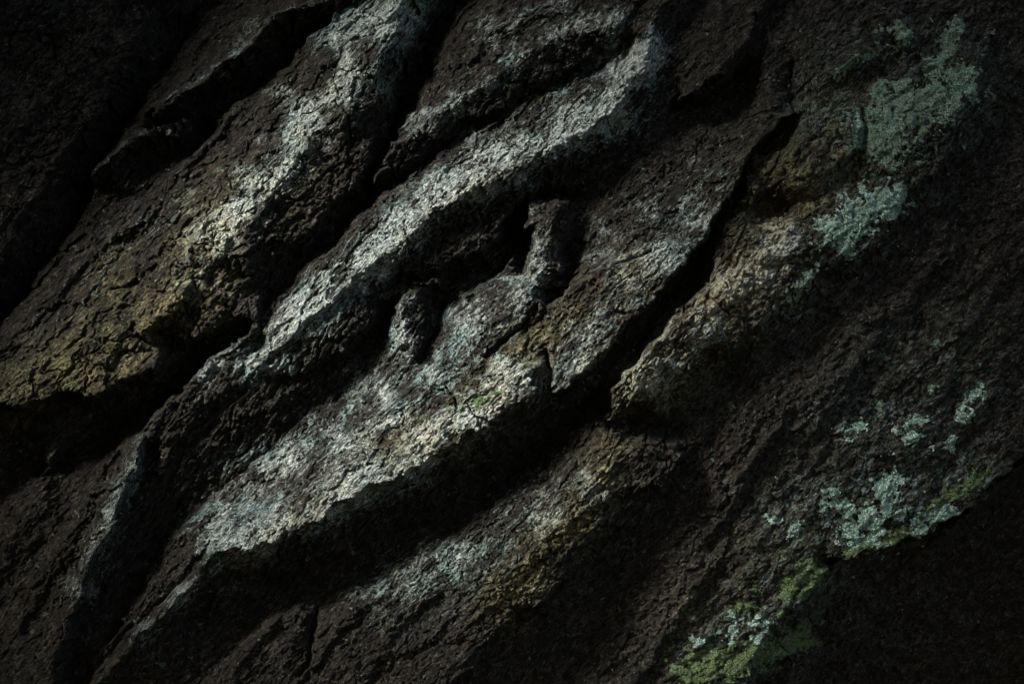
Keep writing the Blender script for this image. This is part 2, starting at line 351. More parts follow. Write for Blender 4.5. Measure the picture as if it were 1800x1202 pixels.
OCHRE = mask(
 ([(360,400),(345,450),(335,520),(270,570)], 55, 1), ([(200,620),(100,650),(30,680)], 70, .85), ([(200,480),(160,540)], 60, .5), ([(600,160),(500,330),(400,300)], 50, .3),
 ([(950,600),(850,710),(780,770),(700,800)], 48, .75), ([(600,870),(480,940)], 30, .4), ([(1120,480),(1000,560)], 50, .45),
 ([(1480,250),(1400,320),(1340,480),(1230,560),(1130,660)], 75, .95), ([(1080,800),(1040,890),(950,980),(880,1060)], 42, .9),
 ([(960,270),(830,330),(740,390)], 16, .45), ([(1400,1000),(1250,1100)], 90, .25))
RUST = mask(([(1245,525),(1265,540)], 16, 1), ([(1195,585)], 10, .9), ([(1175,620)], 9, .9), ([(1215,535),(1200,560)], 12, .5), ([(1310,530)], 14, .6),
 ([(855,630)], 9, .7), ([(1090,555)], 10, .6), ([(1430,255)], 12, .5), ([(875,700)], 9, .5))
THIN = mask(([(1500,110),(1600,60),(1700,100)], 60, .5), ([(1450,180),(1560,230),(1680,160)], 80, .8), ([(1500,300),(1600,280),(1500,400)], 70, .8), ([(1420,500),(1380,560)], 50, .6),
 ([(1500,740),(1620,770),(1740,700)], 70, .7), ([(1400,930),(1500,900),(1620,890),(1740,830)], 70, 1), ([(1700,600),(1580,640)], 70, .45), ([(1240,720),(1210,700)], 30, .5),
 ([(1440,1030),(1360,1110),(1280,1180)], 80, .9), ([(1520,1080),(1480,1120)], 50, .4), ([(620,60),(640,120)], 50, .3), ([(850,1000),(720,1060)], 60, .4))
COB = mask(
 ([(700,60),(640,160),(580,260),(530,350),(450,410),(400,420)], 70, 1), ([(380,420),(350,520),(280,580),(200,600),(100,660),(0,690)], 62, 1.1),
 ([(430,480),(400,540)], 50, 1), ([(260,470),(180,560)], 55, .8), ([(445,550),(400,620)], 26, .7),
 ([(1060,60),(960,100),(860,170),(760,240),(680,300)], 28, .8), ([(1000,290),(860,370),(760,440),(640,560),(540,640)], 45, .85),
 ([(700,560),(750,500)], 34, .7), ([(950,380),(950,520),(900,600)], 32, .6), ([(900,700),(800,770)], 30, .7),
 ([(1470,260),(1400,300),(1340,420),(1280,520),(1200,590),(1120,680)], 55, 1), ([(1440,440),(1360,520),(1280,600)], 50, .8),
 ([(1180,800),(1100,850),(1030,950),(960,1040),(880,1100)], 45, 1), ([(230,780),(170,900),(80,1080)], 60, .5),
 ([(60,60),(120,200),(40,330)], 80, .8), ([(1540,380),(1500,440)], 55, .6), ([(1600,80),(1650,250),(1560,300)], 70, .6))
FIB = mask(
 ([(560,600),(450,720),(330,800),(260,930),(220,1080)], 80, 1), ([(620,420),(500,520)], 60, 1), ([(690,100),(660,280)], 50, .8),
 ([(1000,740),(880,810),(740,880),(560,970),(400,1060)], 80, 1), ([(1150,600),(1050,720)], 60, 1), ([(1060,1000),(1180,850),(1300,700)], 90, .7),
 ([(1060,110),(860,200),(720,290)], 30, .8), ([(60,440),(200,360)], 80, .8), ([(1180,100),(1100,280)], 60, .6), ([(880,400),(700,470)], 40, .6))
GRIT = mask(
 ([(1060,150),(900,240),(760,330),(640,430)], 80, 1), ([(900,500),(760,640),(600,780),(420,900)], 110, 1), ([(1260,300),(1120,420),(1040,560)], 90, 1),
 ([(1000,860),(860,960),(680,1060)], 90, 1))
for G in ('PALE','OCHRE','COB','FIB','GRIT'):
    globals()[G] = globals()[G] * (1 + 0.45*fbm(MX/70, MY/70, 3, len(G)*5))

def look(G, x, y): return bilin(G, x, y, -300, -300, MC)

# ------------------------------------------------------------------ the fine grid
def axis(lo, hi, step, far):
    core = np.arange(lo, hi+step*0.5, step)
    a = [core[0]]; b = [core[-1]]; s = step
    while a[-1] > lo-far: s *= 1.085; a.append(a[-1]-s)
    s = step
    while b[-1] < hi+far: s *= 1.085; b.append(b[-1]+s)
    return np.r_[a[:0:-1], core, b[1:]]
STEP = 1.6
ax = axis(-40, 1840, STEP, 1300); ay = axis(-40, 1242, STEP, 1300)
GXX, GYY = np.meshgrid(ax.astype(np.float32), ay.astype(np.float32))
ny, nx = GXX.shape

def surface(x, y):
    """height of the bark towards the viewer, in survey units, and the cobble cells"""
    # a little domain warp so traced lines break up
    wxx = x + 6*fbm(x/45, y/45, 4, 21, .62); wyy = y + 6*fbm(x/45, y/45, 4, 33, .62)
    u = x*UD[0] + y*UD[1]; v = x*0.69 + y*0.72            # along and across the ridges
    for (su, sv, am, sd) in ((62, 34, 15, 401), (25, 15, 6, 407)):
        p1, p2, pc = voronoi((u+9*fbm(x/40,y/40,2,sd+1))/su, (v+7*fbm(x/36,y/36,2,sd+2))/sv, sd)
        r_ = GR[pc & 4095]; soft = sstep(0, .10, p2-p1)
        wxx = wxx + (r_[...,0]-.5)*am*soft; wyy = wyy + (r_[...,1]-.5)*am*soft
    h = bilin(HG, wxx, wyy).astype(np.float32)
    h = h - .0045*np.clip(-h-45, 0, 160)**2 * (1 - .6*sstep(1150, 1400, x + (y-600)*.35))
    out = sstep(60, 420, np.maximum(np.maximum(-x, x-W), np.maximum(-y, y-H)))
    gen = -90 + 60*fbm(u/520, v/150, 3, 50, 0.45, True) + 20*fbm(u/140, v/50, 3, 57)
    h = h*(1-out) + gen*out
    # trunk's own roundness: it turns away to the lower right, hardly to the upper left
    q = v - (900*0.69 + 601*0.72)
    h = h - np.where(q > 60, (q-60)**2/2100.0, 0) - np.where(q < -200, (q+200)**2/9000.0, 0)
    cob = look(COB, x, y); fib = look(FIB, x, y); grit = look(GRIT, x, y)
    uw = u + 14*fbm(x/60, y/60, 2, 61); vw = v + 9*fbm(x/50, y/50, 2, 63)
    # lumps
    h = h + 5*fbm(u/150, v/95, 3, 5) + 2.5*fbm(u/52, v/34, 3, 9) + 3*np.abs(fbm(u/30, v/20, 2, 12))
    # ragged multi-scale relief with sharp ridges
    wu = u + 10*fbm(x/50, y/50, 2, 501); wv = v + 10*fbm(x/50, y/50, 2, 503)
    right = sstep(1150, 1400, x + (y-600)*.35)
    h = h + (2.6+1.2*right)*fbm(wu/130, wv/36, 5, 511, 0.62, True) + right*(7*fbm(x/150, y/110, 3, 521, .55, True) + 3.0*fbm(x/34, y/30, 3, 523, .65))
    h = h + 2.2*np.abs(fbm(wu/40, wv/13, 3, 531, .65)) 
    # chips and broken facets: each cell is a small tilted plane
    for (su, sv, am, sd) in ((84, 40, 17, 601), (38, 19, 9, 607), (18, 10, 3.6, 613)):
        t1, t2, tc, ox, oy = voronoi((u+12*fbm(x/36,y/36,3,sd+1,.6))/su, (v+9*fbm(x/30,y/30,3,sd+2,.6))/sv, sd, 1.0, True)
        r_ = GR[tc & 4095]; r2_ = GR[(tc*7+13) & 4095]
        h = h + am*(.55+.45*np.clip(cob, 0, 1))*((r_[...,0]-.5)*ox*1.2 + (r_[...,1]-.35)*oy*1.1 + (r2_[...,0]-.5)*.35) - am*.16*(1-sstep(0, .06, t2-t1))
    # cobbles, two sizes
    a1, a2, cid = voronoi(uw/56, vw/40, 3)
    e = a2-a1
    hid = GR[cid & 4095]
    cm = np.clip(cob, 0, 1)
    h = h + cm*(8*np.sqrt(sstep(0, .30, e)) - 7 + (hid[...,0]-.5)*10 + ((hid[...,1]-.5)*14*(a1)))
    b1, b2, _ = voronoi(uw/23+9, vw/18, 8)
    h = h + cm*(1.8*sstep(0, .4, b2-b1) - 1)
    # long fibres and thin strata on the flanks
    fm = np.clip(fib, 0, 1)
    ang = 0.22; ux = u*math.cos(ang)-v*math.sin(ang); vx = u*math.sin(ang)+v*math.cos(ang)
    vx = vx + 8*fbm(x/70, y/70, 2, 71)
    h = h + fm*(7.0*fbm(ux/95, vx/14, 4, 75, 0.6, True) - 3)
    h = h + (0.6+0.6*fm)*(1-.6*right)*(1.9*fbm(ux/34, vx/6.0, 2, 79, 0.6, True))
    # gritty crackle on the upper faces
    gm = np.clip(0.35+grit, 0, 1)
    c1, c2, _ = voronoi(uw/10.5, (v+3*fbm(x/15,y/15,2,88))/7.2, 14)
    h = h + gm*(1-.5*right)*(3.0*sstep(0, .3, c2-c1) + 2.0*fbm(u/11, v/7.5, 2, 91, .7))
    h = h + 3.0*(1-right)*fbm(u/26, v/8, 3, 95, 0.65) + right*3.6*fbm(x/17, y/15, 3, 96, 0.65)
    # cracks that run across the grain
    k1, k2, _ = voronoi((u+10*fbm(x/30,y/30,2,101))/120, (v+12*fbm(x/30,y/30,2,103))/70, 17)
    h = h - 15*(1-sstep(0, .035, k2-k1))*np.clip(0.25+cob+0.3*grit, 0, 1)*(fbm(x/80,y/80,2,107) > -.15)
    k1, k2, _ = voronoi((u+8*fbm(x/22,y/22,3,111))/44, (v+7*fbm(x/22,y/22,3,113))/27, 19)
    h = h - 6*(1-sstep(0, .07, k2-k1))*np.clip(0.15+.8*cob+0.5*grit, 0, 1)*sstep(-.1, .25, fbm(x/60,y/60,2,117))
    corner = sstep(0, 220, (x-1480)*.45 + (y-1000)*.9)
    h = h + corner*(16*fbm(x/120, y/90, 4, 701, .6, True) + 5*fbm(x/30, y/26, 3, 705, .6))
    return h, cid, e, u, v
HH, CID, CE, UU, VV = surface(GXX, GYY)

# hand-placed cracks and pits, cut into the grid
def carve(p, w, depth):
    global HH
    p = np.array(p, float); x0, y0 = p.min(0)-w*4; x1, y1 = p.max(0)+w*4
    i0, i1 = np.searchsorted(ax, [x0, x1]); j0, j1 = np.searchsorted(ay, [y0, y1])
    sx, sy = GXX[j0:j1,i0:i1], GYY[j0:j1,i0:i1]
    px = sx + 4*perlin(sx/14, sy/14, 5); py = sy + 4*perlin(sx/14, sy/14, 6)
    best = np.full(sx.shape, 1e9)
    for a, b in zip(p[:-1], p[1:]):
        vv = b-a; L = vv@vv+1e-9
        t = np.clip(((px-a[0])*vv[0]+(py-a[1])*vv[1])/L, 0, 1)
        best = np.minimum(best, np.hypot(px-a[0]-t*vv[0], py-a[1]-t*vv[1]))
    HH[j0:j1,i0:i1] -= depth*np.exp(-(best/w)**2)
CR = [([(1003,506),(975,510),(945,508)],3,24), ([(945,540),(920,572),(895,590),(865,618),(855,626)],3.5,34), ([(925,576),(928,600),(926,612)],2,12),
 ([(785,680),(800,702),(804,718)],2.5,20), ([(960,620),(965,650),(967,692)],4,30), ([(320,415),(345,430),(375,425),(385,440)],2,12),
 ([(310,470),(335,480),(345,510)],2,10), ([(400,555),(430,565),(445,570)],3,20), ([(240,590),(250,600),(285,608)],4,30),
 ([(130,590),(160,592),(165,580)],3,14), ([(190,510),(215,505),(235,495)],4,18), ([(1399,104),(1400,150),(1402,196)],3,20),
 ([(1320,285),(1350,255),(1380,225)],3,26), ([(1245,520),(1265,535),(1285,555)],2.5,22), ([(1195,548),(1200,570),(1195,582)],2,12),
 ([(1310,450),(1345,470),(1400,462)],3,14), ([(735,230),(750,245),(748,262)],2,12), ([(548,1085),(540,1130),(533,1202)],4,22),
 ([(1290,355),(1278,372),(1262,372)],2,10), ([(905,30),(935,25),(955,12)],2,10), ([(1175,270),(1172,310)],2,6), ([(950,260),(965,272)],2,10),
 ([(1165,545),(1180,560)],2,8), ([(1150,440),(1120,452),(1090,462)],3,14), ([(1070,555),(1085,548),(1100,552)],4,20),
 ([(690,262),(720,250),(748,238)],2,10), ([(1522,190),(1532,235),(1512,300)],4,18), ([(350,160),(380,150)],2,6), ([(610,205),(615,240),(600,262)],2.5,12),
 ([(500,290),(520,300),(545,290),(560,262)],2,12), ([(470,330),(490,345),(520,352)],2,12), ([(395,300),(405,330),(435,345),(460,335)],2,10),
 ([(155,610),(152,660),(150,690)],2,10), ([(200,560),(232,580)],3,16), ([(305,450),(300,490),(280,520)],2,9)]
for c in CR: carve(*c)
for (x, y, r, dp) in [(824,262,4,16),(405,278,3,12),(398,292,3,12),(386,298,3,10),(870,625,3,12),(580,215,3,8),(412,452,3,12),(1385,365,14,40),(1355,362,16,50),
                      (860,745,8,24),(795,770,8,18),(740,760,9,10),(765,735,5,8),(340,985,5,6),(505,900,9,8),(1405,470,5,16),(1115,770,20,26),(1170,775,18,20)]:
    carve([(x,y),(x+.5,y+.5)], r, dp)

# ------------------------------------------------------------------ tint attributes (what the bark is covered with; pale also paints brightness onto the crests)
inframe = 1 - sstep(0, 350, np.maximum(np.maximum(-GXX, GXX-W), np.maximum(-GYY, GYY-H)))
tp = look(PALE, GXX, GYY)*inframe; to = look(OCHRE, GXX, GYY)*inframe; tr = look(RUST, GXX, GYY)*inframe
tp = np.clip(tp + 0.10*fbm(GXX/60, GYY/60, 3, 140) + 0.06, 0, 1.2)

# vertex normals of the whole sheet, so that parts meet without a seam
gy_, gx_ = np.gradient(HH.astype(np.float64), ay, ax)
NRM = np.stack([-gx_, -np.ones_like(gx_), gy_], -1)     # world x, y (towards viewer is -y), z (up = -survey y)
NRM /= np.linalg.norm(NRM, axis=-1)[...,None]
VX = wx(GXX).ravel(); VY = (-HH*S).ravel(); VZ = wz(GYY).ravel()
NR = NRM.reshape(-1, 3).astype(np.float32)
tg = look(THIN, GXX, GYY)*inframe; tg = np.clip(tg*(1+.6*fbm(GXX/45, GYY/45, 3, 160)), 0, 1)
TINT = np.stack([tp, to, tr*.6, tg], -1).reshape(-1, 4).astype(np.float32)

# ------------------------------------------------------------------ materials
def lk(nt, a, b): nt.links.new(a, b)
class NB:
    def __init__(s, mat):
        mat.use_nodes = True; s.nt = mat.node_tree; s.bsdf = s.nt.nodes['Principled BSDF']
    def n(s, t, **k):
        nd = s.nt.nodes.new(t)
        for a, b in k.items(): setattr(nd, a, b)
        return nd
    def set(s, sock, v):
        if isinstance(v, (int, float)): sock.default_value = v
        elif isinstance(v, tuple): sock.default_value = v if len(v) != 3 or sock.type != 'RGBA' else (*v, 1)
        else: s.nt.links.new(v, sock)
    def math(s, op, a, b=0.5, c=None, clamp=False):
        m = s.n('ShaderNodeMath', operation=op, use_clamp=clamp); s.set(m.inputs[0], a); s.set(m.inputs[1], b)
        if c is not None: s.set(m.inputs[2], c)
        return m.outputs[0]
    def mix(s, f, a, b):
        m = s.n('ShaderNodeMix', data_type='RGBA'); s.set(m.inputs[0], f); s.set(m.inputs[6], a); s.set(m.inputs[7], b); return m.outputs[2]
    def step(s, x, lo, hi, a=0.0, b=1.0):
        m = s.n('ShaderNodeMapRange', interpolation_type='SMOOTHSTEP'); s.set(m.inputs[0], x); s.set(m.inputs[1], lo); s.set(m.inputs[2], hi)
        s.set(m.inputs[3], a); s.set(m.inputs[4], b); return m.outputs[0]
    def coords(s):
        g = s.n('ShaderNodeNewGeometry'); return g.outputs['Position']
    def mapped(s, co, rot, scale):
        m = s.n('ShaderNodeMapping'); s.set(m.inputs[0], co); m.inputs[2].default_value = rot
        k = s.n('ShaderNodeVectorMath', operation='MULTIPLY'); s.set(k.inputs[0], m.outputs[0]); k.inputs[1].default_value = scale; return k.outputs[0]
    def noise(s, co, scale, detail=4, rough=0.6, dist=0.0):
        m = s.n('ShaderNodeTexNoise'); s.set(m.inputs['Vector'], co); m.inputs['Scale'].default_value = scale
        m.inputs['Detail'].default_value = detail; m.inputs['Roughness'].default_value = rough; m.inputs['Distortion'].default_value = dist
        return m.outputs[0]
    def vor(s, co, scale, feature='DISTANCE_TO_EDGE', rnd=1.0):
        m = s.n('ShaderNodeTexVoronoi', feature=feature); s.set(m.inputs['Vector'], co); m.inputs['Scale'].default_value = scale
        m.inputs['Randomness'].default_value = rnd
        return m.outputs[0]

def bark_material():
    m = bpy.data.materials.new('ridged_bark'); b = NB(m)
    P = b.coords()
    warp = b.n('ShaderNodeVectorMath', operation='MULTIPLY_ADD')
    wn = b.n('ShaderNodeTexNoise'); b.set(wn.inputs['Vector'], P); wn.inputs['Scale'].default_value = 90; wn.inputs['Detail'].default_value = 3
    lk(b.nt, wn.outputs[1], warp.inputs[0]); warp.inputs[1].default_value = (.006,.006,.006); lk(b.nt, P, warp.inputs[2])
    PW = warp.outputs[0]
    G = b.mapped(PW, (0, math.radians(44), 0), (0.34, 1, 1))       # drawn out along the grain
    F = b.mapped(PW, (0, math.radians(36), 0), (0.16, 1, 1))
    at = b.n('ShaderNodeVertexColor', layer_name='tint'); sep = b.n('ShaderNodeSeparateColor'); lk(b.nt, at.outputs[0], sep.inputs[0])
    pale, ochre, rust = sep.outputs[0], sep.outputs[1], sep.outputs[2]
    n1 = b.noise(G, 210, 6, .75); n2 = b.noise(PW, 34, 5, .65); n3 = b.noise(G, 620, 5, .75); n4 = b.noise(P, 1500, 3, .7); nf = b.noise(F, 500, 4, .7)
    base = b.mix(b.step(n2, .35, .7), (.008,.007,.005), (.031,.026,.019))
    base = b.mix(b.step(n1, .45, .72), base, (.078,.067,.050))
    base = b.mix(b.math('MULTIPLY', b.step(n4, .54, .66), b.step(n1, .42, .6)), base, (.25,.25,.21))
    base = b.mix(b.math('MULTIPLY', b.step(n3, .47, .60), .8), base, (.010,.008,.007))
    # thin pale crust of algae and lichen, speckled; also painted-in brightness on lit crests
    f = b.math('ADD', b.math('ADD', b.math('MULTIPLY', n3, .6), b.math('MULTIPLY', n1, .4)), b.math('MULTIPLY', b.math('SUBTRACT', n2, .5), .45))
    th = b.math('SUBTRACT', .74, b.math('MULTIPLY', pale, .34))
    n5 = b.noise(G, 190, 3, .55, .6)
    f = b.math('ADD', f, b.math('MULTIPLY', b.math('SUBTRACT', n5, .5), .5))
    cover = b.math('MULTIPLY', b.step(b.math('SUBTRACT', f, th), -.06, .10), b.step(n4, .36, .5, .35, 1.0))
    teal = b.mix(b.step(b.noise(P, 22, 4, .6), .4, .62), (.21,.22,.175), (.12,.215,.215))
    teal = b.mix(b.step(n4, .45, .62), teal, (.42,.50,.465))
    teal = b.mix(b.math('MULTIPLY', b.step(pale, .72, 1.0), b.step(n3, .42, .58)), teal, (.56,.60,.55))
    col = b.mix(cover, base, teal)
    olive = b.mix(b.step(n1, .4, .65), (.095,.08,.034), (.34,.31,.15))
    olive = b.mix(b.math('MULTIPLY', cover, b.step(pale, .35, .9)), olive, (.50,.47,.32))
    col = b.mix(b.math('MULTIPLY', ochre, b.step(n2, .34, .62, .15, .78)), col, olive)
    col = b.mix(b.math('MULTIPLY', rust, b.step(n1, .35, .6, .2, .9)), col, (.20,.085,.05))
    thin = b.math('MULTIPLY', at.outputs[1], b.step(b.math('ADD', n3, b.math('MULTIPLY', n5, .6)), .78, .9))
    col = b.mix(b.math('MULTIPLY', thin, .9), col, b.mix(b.step(b.noise(P, 30, 3, .6), .42, .6), (.11,.17,.12), (.20,.27,.26)))
    # crackle: narrow dark seams of dirt in the crust
    e1 = b.vor(G, 330); e2 = b.vor(PW, 800)
    seam = b.math('MULTIPLY', b.step(e1, .0, .07), b.step(e2, .0, .09, .55, 1.0))
    seam = b.math('MAXIMUM', seam, b.step(n5, .44, .56, 0, .85))
    col = b.mix(seam, (.016,.013,.011), col)
    g1 = b.noise(G, 430, 3, .6); g2 = b.noise(F, 900, 2, .6)
    grain = b.math('ADD', b.math('MULTIPLY', g1, .65), b.math('MULTIPLY', g2, .35))
    mul = b.step(grain, .41, .57, .22, 1.5)
    vm = b.n('ShaderNodeVectorMath', operation='SCALE'); b.nt.links.new(col, vm.inputs[0]); b.nt.links.new(mul, vm.inputs['Scale'])
    b.nt.links.new(vm.outputs[0], b.bsdf.inputs['Base Color'])
    b.set(b.bsdf.inputs['Roughness'], b.step(n1, .3, .7, .88, .62))
    b.bsdf.inputs['Specular IOR Level'].default_value = 0.12
    h = b.math('ADD', b.math('MULTIPLY', b.step(e1, 0, .16), 1.0), b.math('MULTIPLY', b.step(e2, 0, .2), .35))
    h = b.math('ADD', h, b.math('MULTIPLY', n1, 2.2)); h = b.math('ADD', h, b.math('MULTIPLY', n3, 1.8)); h = b.math('ADD', h, b.math('MULTIPLY', nf, 1.1))
    h = b.math('ADD', h, b.math('MULTIPLY', n4, .7)); h = b.math('ADD', h, b.math('MULTIPLY', grain, 2.6)); h = b.math('ADD', h, b.math('MULTIPLY', cover, .3))
    bp = b.n('ShaderNodeBump'); bp.inputs['Strength'].default_value = 1.0; bp.inputs['Distance'].default_value = 0.0024
    b.set(bp.inputs['Height'], h); lk(b.nt, bp.outputs[0], b.bsdf.inputs['Normal'])
    return m
def lichen_material(name, c1, c2, c3):
    m = bpy.data.materials.new(name); b = NB(m); P = b.coords()
    n1 = b.noise(P, 180, 5, .7); n2 = b.noise(P, 900, 4, .7); n3 = b.noise(P, 45, 3, .6)
    col = b.mix(b.step(n1, .4, .62), c1, c2); col = b.mix(b.step(n2, .5, .68), col, c3)
    col = b.mix(b.step(n3, .55, .7, 0, .7), col, c1)
    e = b.vor(P, 420); col = b.mix(b.step(e, 0, .10), (.03,.032,.026), col)
    b.set(b.bsdf.inputs['Base Color'], col); b.bsdf.inputs['Roughness'].default_value = .9; b.bsdf.inputs['Specular IOR Level'].default_value = .15
    h = b.math('ADD', b.math('MULTIPLY', b.step(e, 0, .2), 1.0), b.math('ADD', b.math('MULTIPLY', n1, 1.6), b.math('MULTIPLY', n2, 1.2)))
    bp = b.n('ShaderNodeBump'); bp.inputs['Distance'].default_value = .0018; b.set(bp.inputs['Height'], h); lk(b.nt, bp.outputs[0], b.bsdf.inputs['Normal'])
    return m
BARK = bark_material()
GREEN = lichen_material('green_lichen', (.08,.125,.08), (.19,.285,.21), (.36,.47,.40))
TEAL = lichen_material('pale_lichen', (.13,.22,.16), (.33,.48,.40), (.55,.70,.62))
MOSS = lichen_material('moss', (.04,.065,.022), (.12,.18,.07), (.24,.32,.16))

# ------------------------------------------------------------------ meshes from sets of faces
def grid_faces(sel):
    """sel: boolean (ny-1, nx-1) -> quad vertex indices; wound to face the viewer (-y)"""
    j, i = np.nonzero(sel)
    a = j*nx+i
    return np.stack([a, a+nx, a+nx+1, a+1], 1)
def make_mesh(name, quads, mat, off=None, origin=(0,0,0)):
    vid, inv = np.unique(quads, return_inverse=True)
    inv = inv.reshape(-1)
    co = np.stack([VX[vid], VY[vid], VZ[vid]], 1)
    if off is not None: co[:,1] -= off[vid]*S
    co = co - np.array(origin)
    me = bpy.data.meshes.new(name)
    nf = len(quads)
    me.vertices.add(len(vid)); me.vertices.foreach_set('co', co.astype(np.float32).ravel())
    me.loops.add(nf*4); me.loops.foreach_set('vertex_index', inv.astype(np.int32))
    me.polygons.add(nf); me.polygons.foreach_set('loop_start', np.arange(0, nf*4, 4, dtype=np.int32))
    me.update(calc_edges=True)
    me.polygons.foreach_set('use_smooth', np.ones(nf, bool))
    at = me.color_attributes.new('tint', 'FLOAT_COLOR', 'POINT'); at.data.foreach_set('color', TINT[vid].ravel())
    if off is None: me.normals_split_custom_set_from_vertices(NR[vid].tolist())
    me.materials.append(mat)
    o = bpy.data.objects.new(name, me); scn.collection.objects.link(o)
    return o

trunk = bpy.data.objects.new('tree_trunk', None); scn.collection.objects.link(trunk)
ORG = (0.0, 0.05, 0.0); trunk.location = ORG
trunk['label'] = 'old dark tree trunk with deep ridges of bark running up to the right'
trunk['category'] = 'tree trunk'

# regions: outline of each ridge in survey units (later ones lie on top)
REG = [
 ('bark_ridge', 'dim brown ridge of bark filling the upper left corner', [(-900,900),(-40,520),(90,390),(125,300),(165,225),(215,160),(270,80),(320,0),(400,-60),(900,-900),(-900,-900)]),
 ('bark_ridge', 'dark ridge with a thin grey crest near the upper left corner', [(320,0),(270,80),(215,160),(165,225),(125,300),(262,205),(300,185),(340,165),(410,140),(470,110),(520,70),(570,30),(620,-40),(400,-60)]),
 ('bark_ridge', 'broad ridge with crumbling cobbled crest, pale at the top and ochre at its lower end', [(570,30),(520,70),(470,110),(410,140),(300,185),(262,205),(125,300),(90,390),(-40,520),(-60,850),(60,830),(140,800),(200,762),(250,722),(285,690),(320,650),(360,620),(400,590),(440,566),(470,520),(505,470),(560,420),(620,362),(652,318),(668,262),(690,200),(712,140),(745,70),(770,0),(800,-60),(620,-60)]),
 ('bark_sliver', 'thin grey sliver of bark below the dark crest', [(140,345),(125,300),(160,255),(235,215),(262,205),(325,205),(345,235),(300,285),(240,325),(190,352)]),
 ('bark_ridge', 'narrow ridge with a straight grey edge at the lower left', [(440,566),(400,590),(360,620),(320,650),(285,690),(250,722),(200,762),(140,800),(60,830),(-60,850),(-60,1260),(130,1260),(190,1100),(220,1030),(255,960),(310,900),(370,870),(420,830),(470,780),(530,730),(585,690),(625,660),(560,640),(480,650),(430,632),(440,600),(455,560)]),
 ('bark_ridge', 'grey ridge above the brightest ridge, split by a layered crack', [(770,-60),(745,70),(712,140),(690,200),(668,262),(652,318),(640,350),(660,336),(700,306),(750,268),(800,228),(860,200),(920,160),(1000,125),(1060,92),(1110,70),(1150,40),(1190,-60)]),
 ('bark_ridge', 'brightest ridge, long and pale grey with a dark stepped underside', [(1190,-60),(1150,40),(1110,70),(1060,92),(1000,125),(920,160),(860,200),(800,228),(750,268),(700,306),(660,336),(640,350),(620,362),(560,420),(505,470),(470,520),(455,560),(440,600),(430,632),(480,650),(560,640),(625,660),(640,620),(660,590),(672,550),(690,520),(750,565),(770,530),(790,500),(815,480),(845,475),(880,455),(905,430),(912,375),(940,345),(1020,345),(1060,325),(1090,290),(1120,240),(1150,180),(1165,110),(1200,-60)]),
 ('bark_slab', 'short brown slab hanging at the top edge, right of the middle', [(1200,-60),(1190,70),(1190,150),(1206,175),(1250,160),(1300,130),(1330,70),(1360,-60)]),
 ('bark_slab', 'large pale slab that runs to a sharp lower edge above the black hollow', [(625,660),(640,620),(660,590),(690,520),(750,565),(770,530),(790,500),(845,475),(905,430),(895,590),(930,575),(960,620),(968,690),(985,712),(1000,740),(900,830),(760,930),(620,1010),(500,1070),(360,1260),(130,1260),(190,1100),(220,1030),(255,960),(310,900),(420,830),(530,730)]),
 ('bark_slab', 'brownish slab with a straight edge beside the black crevice', [(905,430),(895,590),(930,575),(960,620),(968,690),(985,712),(1030,730),(1070,680),(1110,620),(1180,530),(1240,440),(1255,425),(1300,350),(1330,290),(1345,245),(1390,200),(1360,120),(1300,130),(1206,175),(1165,110),(1120,240),(1090,290),(1060,325),(1020,345),(1000,440)]),
 ('bark_block', 'squarish block of bark standing beside a black hole', [(922,352),(1000,346),(1010,400),(1000,450),(985,505),(950,520),(930,500),(935,460),(928,400)]),
 ('bark_peg', 'blunt peg of pale bark hanging in the hollow', [(710,486),(770,492),(778,520),(745,560),(742,600),(722,632),(700,624),(680,590),(682,545),(700,520)]),
 ('bark_ridge', 'ochre ridge with knobbly crest on the right of the black crevice', [(1390,200),(1345,245),(1330,290),(1300,350),(1255,425),(1240,440),(1180,530),(1110,620),(1070,680),(1060,745),(1150,770),(1200,735),(1270,680),(1340,625),(1420,560),(1480,500),(1520,470),(1490,400),(1510,300),(1530,235),(1500,190),(1440,180)]),
 ('bark_ridge', 'low ridge with crumbled ochre crest at the bottom middle', [(1060,745),(1200,770),(1215,820),(1180,890),(1120,950),(1060,1020),(1010,1090),(880,1260),(360,1260),(500,1070),(620,1010),(760,930),(900,830),(1000,740),(1030,730)]),
 ('bark_ridge', 'dim ridge with green lichen at the upper right', [(1360,-60),(1390,200),(1440,180),(1500,190),(1530,235),(1510,300),(1490,400),(1520,470),(1600,400),(1660,330),(1720,270),(1840,160),(1840,-60)]),
]
def islands(q):
    """split a set of quads into its connected pieces, dropping crumbs"""
    if not len(q): return []
    f = q[:,0]; j, i = f//nx, f % nx
    L = np.zeros((j.max()-j.min()+3, i.max()-i.min()+3), int); jj, ii = j-j.min()+1, i-i.min()+1
    L[jj, ii] = np.arange(1, len(q)+1); on = L > 0
    while True:
        M = L.copy()
        for a, b in ((0,1),(0,-1),(1,0),(-1,0)): M = np.maximum(M, np.roll(L, (a,b), (0,1)))
        M = np.where(on, M, 0)
        if (M == L).all(): break
        L = M
    lab = L[jj, ii]; return [q[lab == k] for k in np.unique(lab)]
cellsz = 5.0
LX, LY = np.meshgrid(np.arange(-1500, 3300, cellsz), np.arange(-1500, 2700, cellsz))
def inpoly(X, Y, p):
    r = np.zeros(X.shape, bool); n = len(p)
    for k in range(n):
        x1, y1 = p[k]; x2, y2 = p[(k+1) % n]
        if y1 == y2: continue
        c = (Y < y1) != (Y < y2)
        r ^= c & (X < (x2-x1)*(Y-y1)/(y2-y1)+x1)
    return r
LAB = np.full(LX.shape, -1)
for k, (nme, lb, poly) in enumerate(REG): LAB[inpoly(LX, LY, poly)] = k
fcx = (ax[:-1]+ax[1:])/2; fcy = (ay[:-1]+ay[1:])/2
FX, FY = np.meshgrid(fcx, fcy)
